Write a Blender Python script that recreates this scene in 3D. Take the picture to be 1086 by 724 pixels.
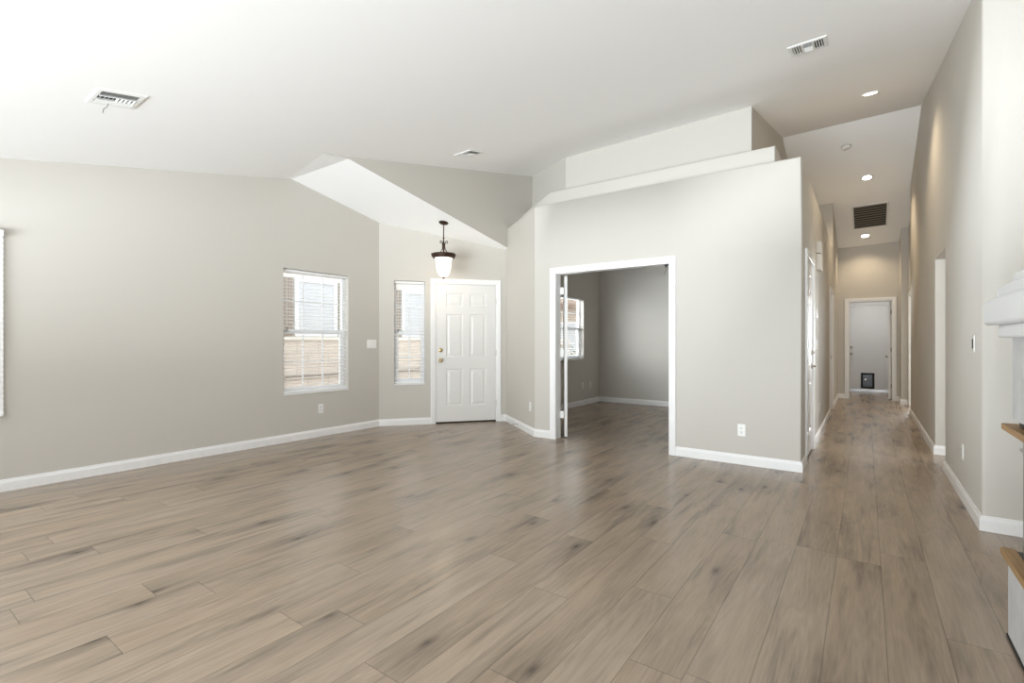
import bpy, bmesh, math, random
from mathutils import Vector, Matrix
R = math.radians
rng = random.Random(7)
sc = bpy.context.scene
for _o in list(bpy.data.objects):
    bpy.data.objects.remove(_o)
COL = sc.collection

# ------------------------------------------------------------------ camera
cam_d = bpy.data.cameras.new('camera')
cam_d.sensor_width = 36.0
cam_d.lens = 36.0 * 520.0 / 1086.0
cam_d.clip_start = 0.02
cam = bpy.data.objects.new('camera', cam_d)
COL.objects.link(cam)
cam.location = (0, 0, 1.2)
cam.rotation_euler = (R(90), 0, R(35.8))
sc.camera = cam

# ------------------------------------------------------------------ view, world
sc.view_settings.view_transform = 'Standard'
sc.view_settings.look = 'None'
sc.view_settings.gamma = 1.0
sc.view_settings.use_curve_mapping = False
sc.view_settings.exposure = 0.23
sc.cycles.use_denoising = True
sc.cycles.max_bounces = 14
sc.cycles.diffuse_bounces = 8
sc.cycles.glossy_bounces = 4
sc.cycles.transparent_max_bounces = 16
sc.cycles.sample_clamp_indirect = 6.0
sc.cycles.caustics_reflective = False
sc.cycles.caustics_refractive = False

world = bpy.data.worlds.new('world')
sc.world = world
world.use_nodes = True
bg = world.node_tree.nodes['Background']
bg.inputs['Color'].default_value = (0.90, 0.95, 1.0, 1)
bg.inputs['Strength'].default_value = 1.9

def area(name, loc, aim, sx, sy, power, color=(1, 1, 1), spread=180):
    d = bpy.data.lights.new(name, 'AREA')
    d.shape = 'RECTANGLE'
    d.size, d.size_y = sx, sy
    d.energy = power
    d.color = color
    d.spread = R(spread)
    o = bpy.data.objects.new(name, d)
    COL.objects.link(o)
    o.location = loc
    o.rotation_euler = (Vector(aim) - Vector(loc)).to_track_quat('-Z', 'Z').to_euler()
    return o

DAY = (0.97, 0.985, 1.0)
area('daylight_patio_door', (-1.7, -1.4, 0.75), (-2.1, 1.0, 1.45), 2.8, 1.4, 66, DAY)
area('added_ceiling_bounce', (-1.3, -6.5, -0.05), (-1.3, -5.9, 1.0), 6.0, 4.4, 1900, (0.88, 0.94, 1.0))  # added unseen up-light outdoors, brightens the ceiling
area('daylight_back_window', (-4.25, -1.4, 1.3), (-3.9, 1.0, 1.3), 1.2, 1.0, 15, DAY)
area('daylight_side_window', (-5.95, 0.05, 1.35), (-4.2, 1.2, 0.0), 1.4, 1.4, 16, DAY, 100)
area('daylight_kitchen_window', (4.3, 5.6, 1.5), (0.6, 6.2, 1.2), 1.8, 1.2, 110, DAY)
area('daylight_passage_window', (1.5, 14.7, 1.4), (0.2, 9.3, 0.0), 0.9, 1.5, 150, (0.92, 0.96, 1.0), 120)
area('daylight_den_window', (-5.45, 7.2, 1.6), (-2.6, 8.6, 1.0), 1.2, 1.3, 120, (0.93, 0.96, 1.0))
area('added_reveal_light', (-6.15, 1.7, 1.35), (-5.62, 4.0, 1.3), 0.6, 1.6, 18, (0.97, 0.98, 1.0))  # added unseen lamp that whitens the window reveal and slats

# ------------------------------------------------------------------ materials
def newmat(name):
    m = bpy.data.materials.new(name)
    m.use_nodes = True
    nt = m.node_tree
    return m, nt, nt.nodes['Principled BSDF']

def srgb(r, g, b):
    f = lambda c: (c / 255 / 12.92) if c / 255 <= 0.04045 else ((c / 255 + 0.055) / 1.055) ** 2.4
    return (f(r), f(g), f(b), 1)

def mat(name, col, rough=0.5, metal=0.0, bump=0.0, bscale=150, var=0.0, vscale=4, spec=None):
    m, nt, p = newmat(name)
    p.inputs['Base Color'].default_value = col
    p.inputs['Roughness'].default_value = rough
    p.inputs['Metallic'].default_value = metal
    if spec is not None:
        p.inputs['Specular IOR Level'].default_value = spec
    tc = nt.nodes.new('ShaderNodeTexCoord')
    if bump:
        n = nt.nodes.new('ShaderNodeTexNoise')
        n.inputs['Scale'].default_value = bscale
        n.inputs['Detail'].default_value = 2
        nt.links.new(tc.outputs['Object'], n.inputs['Vector'])
        b = nt.nodes.new('ShaderNodeBump')
        b.inputs['Strength'].default_value = bump
        b.inputs['Distance'].default_value = 0.004
        nt.links.new(n.outputs['Fac'], b.inputs['Height'])
        nt.links.new(b.outputs['Normal'], p.inputs['Normal'])
    if var:
        n = nt.nodes.new('ShaderNodeTexNoise')
        n.inputs['Scale'].default_value = vscale
        n.inputs['Detail'].default_value = 4
        nt.links.new(tc.outputs['Object'], n.inputs['Vector'])
        mr = nt.nodes.new('ShaderNodeMapRange')
        mr.inputs['From Min'].default_value = 0.3
        mr.inputs['From Max'].default_value = 0.7
        mr.inputs['To Min'].default_value = 1 - var
        mr.inputs['To Max'].default_value = 1 + var
        nt.links.new(n.outputs['Fac'], mr.inputs['Value'])
        h = nt.nodes.new('ShaderNodeHueSaturation')
        h.inputs['Color'].default_value = col
        nt.links.new(mr.outputs['Result'], h.inputs['Value'])
        nt.links.new(h.outputs['Color'], p.inputs['Base Color'])
    return m

M = {}
M['wall'] = mat('greige_wall_paint', srgb(202, 198, 191), 0.75, bump=0.12, bscale=140, spec=0.3)
M['ceiling'] = mat('ceiling_paint', srgb(247, 247, 247), 0.85, bump=0.1, bscale=120, spec=0.2)
M['trim'] = mat('white_trim_paint', srgb(240, 240, 240), 0.38)
M['door'] = mat('white_door_paint', srgb(229, 228, 226), 0.35, bump=0.04, bscale=60)
M['vinyl'] = mat('white_vinyl', srgb(240, 241, 243), 0.4)
M['blind'] = mat('white_blind_slat', srgb(242, 242, 242), 0.45)
M['cord'] = mat('pale_cord', srgb(225, 222, 215), 0.8)
M['plastic'] = mat('white_plastic', srgb(238, 238, 236), 0.35)
M['cream_plastic'] = mat('cream_plastic', srgb(218, 213, 203), 0.45)
M['warm_grey'] = mat('warm_grey_plastic', srgb(186, 180, 168), 0.5)
M['dark'] = mat('dark_slot', srgb(30, 30, 30), 0.7)
M['ventdark'] = mat('duct_shade_black', srgb(18, 17, 16), 0.9)  # near-black that puts the shade inside the duct into the colour
M['ventwhite'] = mat('vent_enamel', srgb(232, 232, 230), 0.4)
M['grille'] = mat('grille_slat_metal', srgb(116, 111, 104), 0.5, 0.0)
M['bronze'] = mat('oil_rubbed_bronze', srgb(62, 44, 32), 0.45, 0.6, var=0.25, vscale=40)
M['nickel'] = mat('satin_nickel', srgb(190, 184, 172), 0.3, 0.9)
M['brass'] = mat('worn_brass', srgb(196, 176, 136), 0.3, 0.9)
M['hinge'] = mat('painted_hinge', srgb(222, 221, 217), 0.4, 0.3)
M['rubber'] = mat('black_rubber', srgb(22, 21, 20), 0.7)
M['flap'] = mat('smoked_pet_flap', srgb(24, 24, 26), 0.25)
M['alum'] = mat('threshold_aluminium', srgb(200, 200, 200), 0.3, 0.9)
M['concrete'] = mat('grey_stone_tile', srgb(196, 197, 198), 0.55, var=0.09, vscale=7, bump=0.05, bscale=40)
M['mantel'] = mat('pale_grey_mantel_paint', srgb(222, 223, 224), 0.5)
M['blackmetal'] = mat('black_firebox_metal', srgb(38, 37, 36), 0.45, 0.5)
M['greymetal'] = mat('brushed_grey_metal', srgb(150, 150, 148), 0.4, 0.7)
M['stucco'] = mat('white_stucco', srgb(236, 232, 226), 0.9, bump=0.3, bscale=60)
M['cream'] = mat('cream_stucco', srgb(200, 182, 162), 0.9, bump=0.3, bscale=60)
M['shutter'] = mat('brown_shutter', srgb(150, 138, 128), 0.7)
M['houseglass'] = mat('sky_lit_glass', srgb(212, 215, 220), 0.3)  # sky reflection put into the colour as a pale tint
M['rooftile'] = mat('tan_roof_tile', srgb(150, 120, 100), 0.8, var=0.2, vscale=9)
M['dirt'] = mat('tan_gravel_ground', srgb(206, 188, 166), 0.95, var=0.15, vscale=30, bump=0.4, bscale=50)
M['greenery'] = mat('dry_green_leaves', srgb(120, 122, 80), 0.8, var=0.3, vscale=20)
M['gap'] = mat('dark_gap_weatherstrip', srgb(34, 28, 24), 0.8)  # very dark brown for door sweeps and the hearth joint

def glass_mat(name, tint=(1, 1, 1, 1), refl=0.06, dark=0.0):
    m, nt, p = newmat(name)
    nt.nodes.remove(p)
    out = [n for n in nt.nodes if n.type == 'OUTPUT_MATERIAL'][0]
    t = nt.nodes.new('ShaderNodeBsdfTransparent')
    t.inputs['Color'].default_value = tint
    g = nt.nodes.new('ShaderNodeBsdfGlossy')
    g.inputs['Roughness'].default_value = 0.03
    lw = nt.nodes.new('ShaderNodeLayerWeight')
    lw.inputs['Blend'].default_value = 0.5
    pw = nt.nodes.new('ShaderNodeMath')
    pw.operation = 'POWER'
    pw.inputs[1].default_value = 5.0
    nt.links.new(lw.outputs['Facing'], pw.inputs[0])
    f = nt.nodes.new('ShaderNodeMath')
    f.operation = 'MULTIPLY_ADD'
    f.inputs[1].default_value = 0.7
    f.inputs[2].default_value = 0.03
    nt.links.new(pw.outputs[0], f.inputs[0])
    mx = nt.nodes.new('ShaderNodeMixShader')
    nt.links.new(f.outputs[0], mx.inputs['Fac'])
    nt.links.new(t.outputs['BSDF'], mx.inputs[1])
    nt.links.new(g.outputs['BSDF'], mx.inputs[2])
    nt.links.new(mx.outputs['Shader'], out.inputs['Surface'])
    return m
M['glass'] = glass_mat('window_glass', (0.97, 0.985, 0.98, 1))
M['fireglass'] = glass_mat('firebox_glass', (0.80, 0.82, 0.82, 1))

def emit_mat(name, col, strength, rough=0.3):
    m, nt, p = newmat(name)
    p.inputs['Base Color'].default_value = (0.9, 0.88, 0.84, 1)
    p.inputs['Roughness'].default_value = rough
    p.inputs['Emission Color'].default_value = col
    p.inputs['Emission Strength'].default_value = strength
    return m
M['shade'] = emit_mat('lit_frosted_shade', (1.0, 0.93, 0.80, 1), 0.9)
M['lens'] = emit_mat('lit_downlight_lens', (1.0, 0.94, 0.84, 1), 9.0)

def block_mat():
    m, nt, p = newmat('tan_block_masonry')
    tc = nt.nodes.new('ShaderNodeTexCoord')
    mp = nt.nodes.new('ShaderNodeMapping')
    mp.inputs['Rotation'].default_value = (R(90), 0, R(90))
    br = nt.nodes.new('ShaderNodeTexBrick')
    br.inputs['Color1'].default_value = srgb(222, 210, 200)
    br.inputs['Color2'].default_value = srgb(214, 202, 192)
    br.inputs['Mortar'].default_value = srgb(196, 184, 174)
    br.inputs['Scale'].default_value = 1.0
    br.inputs['Brick Width'].default_value = 0.4
    br.inputs['Row Height'].default_value = 0.2
    br.inputs['Mortar Size'].default_value = 0.008
    sep = nt.nodes.new('ShaderNodeSeparateXYZ')
    cmb = nt.nodes.new('ShaderNodeCombineXYZ')
    nt.links.new(tc.outputs['Object'], sep.inputs[0])
    nt.links.new(sep.outputs['Y'], cmb.inputs['X'])
    nt.links.new(sep.outputs['Z'], cmb.inputs['Y'])
    nt.links.new(cmb.outputs[0], br.inputs['Vector'])
    nt.links.new(br.outputs['Color'], p.inputs['Base Color'])
    p.inputs['Roughness'].default_value = 0.9
    return m
M['block'] = block_mat()

def oak_mat(name, c1, c2):
    m, nt, p = newmat(name)
    tc = nt.nodes.new('ShaderNodeTexCoord')
    mp = nt.nodes.new('ShaderNodeMapping')
    mp.inputs['Scale'].default_value = (60, 4, 60)
    n = nt.nodes.new('ShaderNodeTexNoise')
    n.inputs['Scale'].default_value = 1
    n.inputs['Detail'].default_value = 5
    r = nt.nodes.new('ShaderNodeValToRGB')
    r.color_ramp.elements[0].position = 0.3
    r.color_ramp.elements[1].position = 0.7
    r.color_ramp.elements[0].color = c1
    r.color_ramp.elements[1].color = c2
    nt.links.new(tc.outputs['Object'], mp.inputs[0])
    nt.links.new(mp.outputs[0], n.inputs['Vector'])
    nt.links.new(n.outputs['Fac'], r.inputs[0])
    nt.links.new(r.outputs[0], p.inputs['Base Color'])
    p.inputs['Roughness'].default_value = 0.55
    return m
M['oak'] = oak_mat('oak_trim_wood', srgb(140, 108, 68), srgb(176, 142, 98))

def floor_mat():
    m, nt, p = newmat('oak_vinyl_plank')
    N = nt.nodes.new
    L = nt.links.new
    def math_(op, a, b=None):
        n = N('ShaderNodeMath')
        n.operation = op
        for i, v in enumerate((a, b)):
            if v is None:
                continue
            if isinstance(v, (int, float)):
                n.inputs[i].default_value = v
            else:
                L(v, n.inputs[i])
        return n.outputs[0]
    tc = N('ShaderNodeTexCoord')
    sp = N('ShaderNodeSeparateXYZ')
    L(tc.outputs['Object'], sp.inputs[0])
    X, Y = sp.outputs['X'], sp.outputs['Y']
    W, LEN = 0.1985, 1.5
    xs = math_('DIVIDE', math_('ADD', X, 20 * W - 0.066), W)
    row = math_('FLOOR', xs)
    fx = math_('FRACT', xs)
    wn = N('ShaderNodeTexWhiteNoise')
    wn.noise_dimensions = '1D'
    L(row, wn.inputs['W'])
    ys = math_('ADD', math_('DIVIDE', math_('ADD', Y, 10), LEN), math_('MULTIPLY', wn.outputs['Value'], 5.0))
    colm = math_('FLOOR', ys)
    fy = math_('FRACT', ys)
    idv = N('ShaderNodeCombineXYZ')
    L(row, idv.inputs['X'])
    L(colm, idv.inputs['Y'])
    w2 = N('ShaderNodeTexWhiteNoise')
    w2.noise_dimensions = '3D'
    L(idv.outputs[0], w2.inputs['Vector'])
    rnd = w2.outputs['Value']
    # coordinates that jump from plank to plank
    off = N('ShaderNodeVectorMath')
    off.operation = 'SCALE'
    L(w2.outputs['Color'], off.inputs[0])
    off.inputs['Scale'].default_value = 37.0
    add = N('ShaderNodeVectorMath')
    add.operation = 'ADD'
    L(tc.outputs['Object'], add.inputs[0])
    L(off.outputs[0], add.inputs[1])
    def noise(scale, vec, detail=4, rough=0.55, dist=0.0):
        mp = N('ShaderNodeMapping')
        mp.inputs['Scale'].default_value = scale
        L(vec, mp.inputs[0])
        n = N('ShaderNodeTexNoise')
        n.inputs['Scale'].default_value = 1.0
        n.inputs['Detail'].default_value = detail
        n.inputs['Roughness'].default_value = rough
        n.inputs['Distortion'].default_value = dist
        L(mp.outputs[0], n.inputs['Vector'])
        return n.outputs['Fac']
    fine = noise((95, 5.0, 1), add.outputs[0], 5, 0.65)
    broad = noise((11, 1.5, 1), add.outputs[0], 3, 0.5, 0.6)
    blotch = noise((6.0, 1.6, 1), add.outputs[0], 2, 0.5, 0.3)
    # cathedral rings
    mpw = N('ShaderNodeMapping')
    mpw.inputs['Scale'].default_value = (7.0, 0.8, 1)
    L(add.outputs[0], mpw.inputs[0])
    wv = N('ShaderNodeTexNoise')
    wv.inputs['Scale'].default_value = 1.0
    wv.inputs['Detail'].default_value = 1.5
    L(mpw.outputs[0], wv.inputs['Vector'])
    rings = math_('FRACT', math_('MULTIPLY', wv.outputs['Fac'], 16.0))
    rings = math_('ABSOLUTE', math_('SUBTRACT', rings, 0.5))
    # knots and dark streaks
    vor = N('ShaderNodeTexVoronoi')
    vor.voronoi_dimensions = '2D'
    mpk = N('ShaderNodeMapping')
    mpk.inputs['Scale'].default_value = (2.6, 1.0, 1)
    L(add.outputs[0], mpk.inputs[0])
    L(mpk.outputs[0], vor.inputs['Vector'])
    vor.inputs['Scale'].default_value = 1.0
    kn = N('ShaderNodeMapRange')
    L(vor.outputs['Distance'], kn.inputs['Value'])
    kn.inputs['From Min'].default_value = 0.0
    kn.inputs['From Max'].default_value = 0.085
    kn.inputs['To Min'].default_value = 1.0
    kn.inputs['To Max'].default_value = 0.0
    knot = math_('POWER', kn.outputs['Result'], 1.6)
    kh = N('ShaderNodeMapRange')
    L(math_('ADD', vor.outputs['Distance'], math_('MULTIPLY', math_('SUBTRACT', broad, 0.5), 0.5)), kh.inputs['Value'])
    kh.inputs['From Min'].default_value = 0.05
    kh.inputs['From Max'].default_value = 0.34
    kh.inputs['To Min'].default_value = 1.0
    kh.inputs['To Max'].default_value = 0.0
    halo = kh.outputs['Result']
    st = N('ShaderNodeMapRange')
    L(noise((12, 1.0, 1), add.outputs[0], 3, 0.55, 0.5), st.inputs['Value'])
    st.inputs['From Min'].default_value = 0.57
    st.inputs['From Max'].default_value = 0.80
    streak = st.outputs['Result']
    # value
    v = math_('ADD', 0.92, math_('MULTIPLY', math_('SUBTRACT', rnd, 0.5), 0.08))
    v = math_('ADD', v, math_('MULTIPLY', math_('SUBTRACT', fine, 0.5), 0.46))
    v = math_('ADD', v, math_('MULTIPLY', math_('SUBTRACT', broad, 0.5), 0.62))
    v = math_('ADD', v, math_('MULTIPLY', math_('SUBTRACT', rings, 0.25), math_('MULTIPLY', blotch, 0.30)))
    v = math_('SUBTRACT', v, math_('MULTIPLY', knot, 0.48))
    v = math_('SUBTRACT', v, math_('MULTIPLY', streak, 0.40))
    v = math_('SUBTRACT', v, math_('MULTIPLY', halo, 0.22))
    # seams
    ex = math_('MULTIPLY', math_('MINIMUM', fx, math_('SUBTRACT', 1.0, fx)), W)
    ey = math_('MULTIPLY', math_('MINIMUM', fy, math_('SUBTRACT', 1.0, fy)), LEN)
    e = math_('MINIMUM', ex, ey)
    sm = N('ShaderNodeMapRange')
    L(e, sm.inputs['Value'])
    sm.inputs['From Min'].default_value = 0.0006
    sm.inputs['From Max'].default_value = 0.0034
    seam = math_('SUBTRACT', 1.0, sm.outputs['Result'])
    v = math_('SUBTRACT', v, math_('MULTIPLY', seam, 0.30))
    # colour: warm tan to grey tan by plank
    mix = N('ShaderNodeMix')
    mix.data_type = 'RGBA'
    mix.inputs[6].default_value = srgb(160, 140, 118)
    mix.inputs[7].default_value = srgb(160, 145, 129)
    L(math_('ADD', math_('MULTIPLY', rnd, 0.3), math_('MULTIPLY', blotch, 0.75)), mix.inputs[0])
    h = N('ShaderNodeHueSaturation')
    L(mix.outputs[2], h.inputs['Color'])
    L(v, h.inputs['Value'])
    L(h.outputs[0], p.inputs['Base Color'])
    rr = math_('ADD', 0.245, math_('MULTIPLY', math_('SUBTRACT', fine, 0.5), 0.12))
    L(rr, p.inputs['Roughness'])
    p.inputs['Specular IOR Level'].default_value = 0.5
    b = N('ShaderNodeBump')
    b.inputs['Strength'].default_value = 0.15
    b.inputs['Distance'].default_value = 0.0012
    L(math_('SUBTRACT', math_('MULTIPLY', fine, 0.5), math_('MULTIPLY', seam, 1.0)), b.inputs['Height'])
    L(b.outputs['Normal'], p.inputs['Normal'])
    return m
M['floor'] = floor_mat()

# ------------------------------------------------------------------ mesh helpers
def ident(a, b, c):
    return (a, b, c)

class MB:
    """collects shapes; build() links them as one mesh object"""
    def __init__(self, f=None):
        self.bm = bmesh.new()
        self.f = f or ident          # maps local (a, b, c) to world
    def vert(self, p):
        return self.bm.verts.new(self.f(*p))
    def face(self, vs):
        try:
            return self.bm.faces.new(vs)
        except ValueError:
            return None
    def box(self, x0, y0, z0, x1, y1, z1, bev=0.0, seg=2):
        c = [(x0, y0, z0), (x1, y0, z0), (x1, y1, z0), (x0, y1, z0), (x0, y0, z1), (x1, y0, z1), (x1, y1, z1), (x0, y1, z1)]
        v = [self.vert(p) for p in c]
        fs = [self.face([v[i] for i in q]) for q in ((3, 2, 1, 0), (4, 5, 6, 7), (0, 1, 5, 4), (1, 2, 6, 5), (2, 3, 7, 6), (3, 0, 4, 7))]
        if bev:
            es = {e for f in fs if f for e in f.edges}
            bmesh.ops.bevel(self.bm, geom=list(es), offset=bev, segments=seg, profile=0.5, affect='EDGES')
        return fs
    def prism(self, pts, z0, z1):
        """plan polygon; z0/z1 numbers or functions of (x, y)"""
        g0 = z0 if callable(z0) else (lambda x, y: z0)
        g1 = z1 if callable(z1) else (lambda x, y: z1)
        lo = [self.vert((x, y, g0(x, y))) for x, y in pts]
        hi = [self.vert((x, y, g1(x, y))) for x, y in pts]
        n = len(pts)
        self.face(lo[::-1])
        self.face(hi)
        for i in range(n):
            self.face([lo[i], lo[(i + 1) % n], hi[(i + 1) % n], hi[i]])
    def sheet(self, us, zfun_rows, holes, t):
        """wall panel in local (u, depth, z): us = breakpoints, rows = list of z or callables(u), holes (u0,u1,z0,z1); thickness t (depth 0..t)"""
        rows = [(lambda u, k=k: k) if not callable(k) else k for k in zfun_rows]
        vv = {}
        def gv(i, j, d):
            k = (i, j, d)
            if k not in vv:
                vv[k] = self.vert((us[i], d, rows[j](us[i])))
            return vv[k]
        cells = set()
        for i in range(len(us) - 1):
            for j in range(len(rows) - 1):
                uc = (us[i] + us[i + 1]) / 2
                zc = (rows[j](uc) + rows[j + 1](uc)) / 2
                if not any(h[0] < uc < h[1] and h[2] < zc < h[3] for h in holes):
                    cells.add((i, j))
        for (i, j) in cells:
            self.face([gv(i, j, 0), gv(i + 1, j, 0), gv(i + 1, j + 1, 0), gv(i, j + 1, 0)])
            self.face([gv(i, j + 1, t), gv(i + 1, j + 1, t), gv(i + 1, j, t), gv(i, j, t)])
            for (di, dj, a, b) in ((-1, 0, (i, j), (i, j + 1)), (1, 0, (i + 1, j), (i + 1, j + 1)), (0, -1, (i, j), (i + 1, j)), (0, 1, (i, j + 1), (i + 1, j + 1))):
                if (i + di, j + dj) not in cells:
                    self.face([gv(*a, 0), gv(*b, 0), gv(*b, t), gv(*a, t)])
    def sweep(self, path, prof, closed=False, order=None):
        """path of (a, b); prof of (offset to the left of travel, c); mitred corners; verts go through f(a, b, c)"""
        n = len(path)
        P = [Vector(p) for p in path]
        rings = []
        for i in range(n):
            d0 = (P[i] - P[i - 1]).normalized() if (i > 0 or closed) else None
            d1 = (P[(i + 1) % n] - P[i]).normalized() if (i < n - 1 or closed) else None
            d0 = d0 or d1
            d1 = d1 or d0
            n0 = Vector((-d0.y, d0.x))
            n1 = Vector((-d1.y, d1.x))
            mv = (n0 + n1)
            mv = mv / max(0.2, mv.dot(n0))
            rings.append([self.vert((P[i].x + mv.x * o, P[i].y + mv.y * o, c)) for o, c in prof])
        m = len(prof)
        for i in range(n if closed else n - 1):
            a, b = rings[i], rings[(i + 1) % n]
            for k in range(m):
                self.face([a[k], a[(k + 1) % m], b[(k + 1) % m], b[k]])
        if not closed:
            self.face(rings[0][::-1])
            self.face(rings[-1])
    def lathe(self, prof, seg=32, caps=True):
        """prof of (radius, z) about the local z axis"""
        rings = []
        for r, z in prof:
            if r < 1e-6:
                rings.append([self.vert((0, 0, z))])
            else:
                rings.append([self.vert((r * math.cos(2 * math.pi * k / seg), r * math.sin(2 * math.pi * k / seg), z)) for k in range(seg)])
        for a, b in zip(rings, rings[1:]):
            for k in range(seg):
                k2 = (k + 1) % seg
                if len(a) == 1 and len(b) == 1:
                    continue
                if len(a) == 1:
                    self.face([a[0], b[k2], b[k]])
                elif len(b) == 1:
                    self.face([a[k], a[k2], b[0]])
                else:
                    self.face([a[k], a[k2], b[k2], b[k]])
        if caps:
            if len(rings[0]) > 1:
                self.face(rings[0][::-1])
            if len(rings[-1]) > 1:
                self.face(rings[-1])
    def tube(self, pts, r, seg=10):
        P = [Vector(p) for p in pts]
        rings = []
        for i, p in enumerate(P):
            d = (P[min(i + 1, len(P) - 1)] - P[max(i - 1, 0)]).normalized()
            a = d.cross(Vector((0, 0, 1)))
            if a.length < 1e-4:
                a = d.cross(Vector((1, 0, 0)))
            a.normalize()
            b = d.cross(a)
            rr = r[i] if isinstance(r, (list, tuple)) else r
            rings.append([self.vert(p + (a * math.cos(2 * math.pi * k / seg) + b * math.sin(2 * math.pi * k / seg)) * rr) for k in range(seg)])
        for a, b in zip(rings, rings[1:]):
            for k in range(seg):
                self.face([a[k], a[(k + 1) % seg], b[(k + 1) % seg], b[k]])
        self.face(rings[0][::-1])
        self.face(rings[-1])
    def bevel_where(self, pred, off, seg=4):
        es = [e for e in self.bm.edges if pred(e.verts[0].co, e.verts[1].co)]
        if es:
            bmesh.ops.bevel(self.bm, geom=es, offset=off, segments=seg, profile=0.5, affect='EDGES')
    def build(self, name, material, parent=None, smooth=False, origin=None):
        bmesh.ops.remove_doubles(self.bm, verts=self.bm.verts[:], dist=1e-5)
        bmesh.ops.recalc_face_normals(self.bm, faces=self.bm.faces[:])
        if origin is not None:
            bmesh.ops.translate(self.bm, verts=self.bm.verts[:], vec=-Vector(origin))
        me = bpy.data.meshes.new(name)
        self.bm.to_mesh(me)
        self.bm.free()
        me.materials.append(material)
        if smooth:
            me.polygons.foreach_set('use_smooth', [True] * len(me.polygons))
            if hasattr(me, 'set_sharp_from_angle'):
                me.set_sharp_from_angle(angle=R(40))
        o = bpy.data.objects.new(name, me)
        COL.objects.link(o)
        if origin is not None:
            o.location = origin
        if parent is not None:
            o.parent = parent
        return o

def struct(o, label=None, cat=None):
    o['kind'] = 'structure'
    if label:
        o['label'] = label
    if cat:
        o['category'] = cat
    return o

def thing(name, label, cat, loc=(0, 0, 0), rot=(0, 0, 0), group=None, mtx=None):
    o = bpy.data.objects.new(name, None)
    COL.objects.link(o)
    o.empty_display_size = 0.1
    if mtx is not None:
        o.matrix_world = mtx
    else:
        o.location = loc
        o.rotation_euler = rot
    o['label'] = label
    o['category'] = cat
    if group:
        o['group'] = group
    return o

def tag(o, label, cat, group=None):
    o['label'] = label
    o['category'] = cat
    if group:
        o['group'] = group
    return o

def clone(root, label, mtx=None, loc=None, rot=None):
    r = root.copy()
    COL.objects.link(r)
    r['label'] = label
    if mtx is not None:
        r.matrix_world = mtx
    else:
        r.location = loc
        r.rotation_euler = rot
    for ch in list(root.children):
        c = ch.copy()
        COL.objects.link(c)
        c.parent = r
        for g in list(ch.children):
            d = g.copy()
            COL.objects.link(d)
            d.parent = c
    return r

def wall_frame(P, Q):
    """local (u along the wall, d into the wall, z up); the room is on the right of P->Q when d points left, so give P->Q with the room on the right"""
    P, Q = Vector(P), Vector(Q)
    t = (Q - P).normalized()
    n = Vector((-t.y, t.x))
    return (lambda u, d, z: (P.x + t.x * u + n.x * d, P.y + t.y * u + n.y * d, z)), (Q - P).length, t, n

def wall_mtx(P, Q, u, z, d=0.0):
    """matrix whose x runs along the wall, z up, -y into the room; origin on the wall face"""
    f, L, t, n = wall_frame(P, Q)
    p = f(u, d, z)
    return Matrix(((t.x, n.x, 0, p[0]), (t.y, n.y, 0, p[1]), (0, 0, 1, z), (0, 0, 0, 1)))

# ceiling planes ------------------------------------------------------------
def zA(x, y):
    return 2.641 + 0.0237 * x + 0.198 * y
YR = 8.42
def zC(x, y):
    return zA(x, YR) - 0.27 * (y - YR)
def zAC(x, y):
    return zA(x, y) if y <= YR else zC(x, y)
ZS = 3.153
def zB(x, y):
    return ZS - 0.205 * (y - 3.23)
def zL(y):           # top of the left wall
    if y <= 2.93:
        return zA(-5.6, y)
    if y <= 3.23:
        return zA(-5.6, 2.93) + (ZS - zA(-5.6, 2.93)) * (y - 2.93) / 0.3
    return zB(-5.6, y)
def xb(y):           # entry soffit wall
    return -4.5 + (y - 2.93) * 0.18 / 3.62

ENT_P, ENT_Q = (-5.6, 4.54), (-4.42, 5.97)
DIA_Q = (-3.395, 5.2)
T = 0.14
HB = 2.9             # top of the plant-shelf block

# ================================================================== STRUCTURE
mb = MB()
mb.box(-6.0, -1.6, -0.12, 4.4, 15.2, 0.0)
struct(mb.build('floor', M['floor']))

# ceilings
mb = MB()
mb.prism([(-5.75, -1.4), (1.5, -1.4), (1.5, YR), (-4.6, YR), (-4.5, 2.93), (-5.75, 2.93)], zA, lambda x, y: zA(x, y) + 0.12)
mb.prism([(-1.6, YR), (2.9, YR), (2.9, 14.75), (-1.6, 14.75)], zC, lambda x, y: zC(x, y) + 0.12)
struct(mb.build('ceiling', M['ceiling']))
mb = MB()
g = lambda x, y: zA(x, 2.93) + (ZS - zA(x, 2.93)) * (y - 2.93) / 0.3
mb.prism([(-5.75, 2.93), (xb(2.93) - 0.002, 2.93), (xb(3.23) - 0.002, 3.23), (-5.75, 3.23)], g, lambda x, y: g(x, y) + 0.1)
mb.prism([(-5.75, 3.23), (xb(3.23) - 0.002, 3.23), (xb(6.1) - 0.002, 6.1), (-5.75, 6.1)], zB, lambda x, y: zB(x, y) + 0.1)
struct(mb.build('ceiling_entry', M['ceiling']))
mb = MB()
mb.prism([(-4.48, 6.15), (-4.40, 6.06), (-3.36, 5.29), (-0.58, 5.29), (-0.58, 10.6), (-4.48, 10.6)], 2.76, 2.888)
struct(mb.build('ceiling_den', M['ceiling']))
mb = MB()
mb.box(0.72, 4.4, 2.5, 4.3, 10.35, 2.62)
struct(mb.build('ceiling_kitchen', M['ceiling']))
mb = MB()
mb.box(-1.2, 12.69, 2.4, 0.8, 14.57, 2.5)
struct(mb.build('ceiling_laundry', M['ceiling']))

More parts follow.
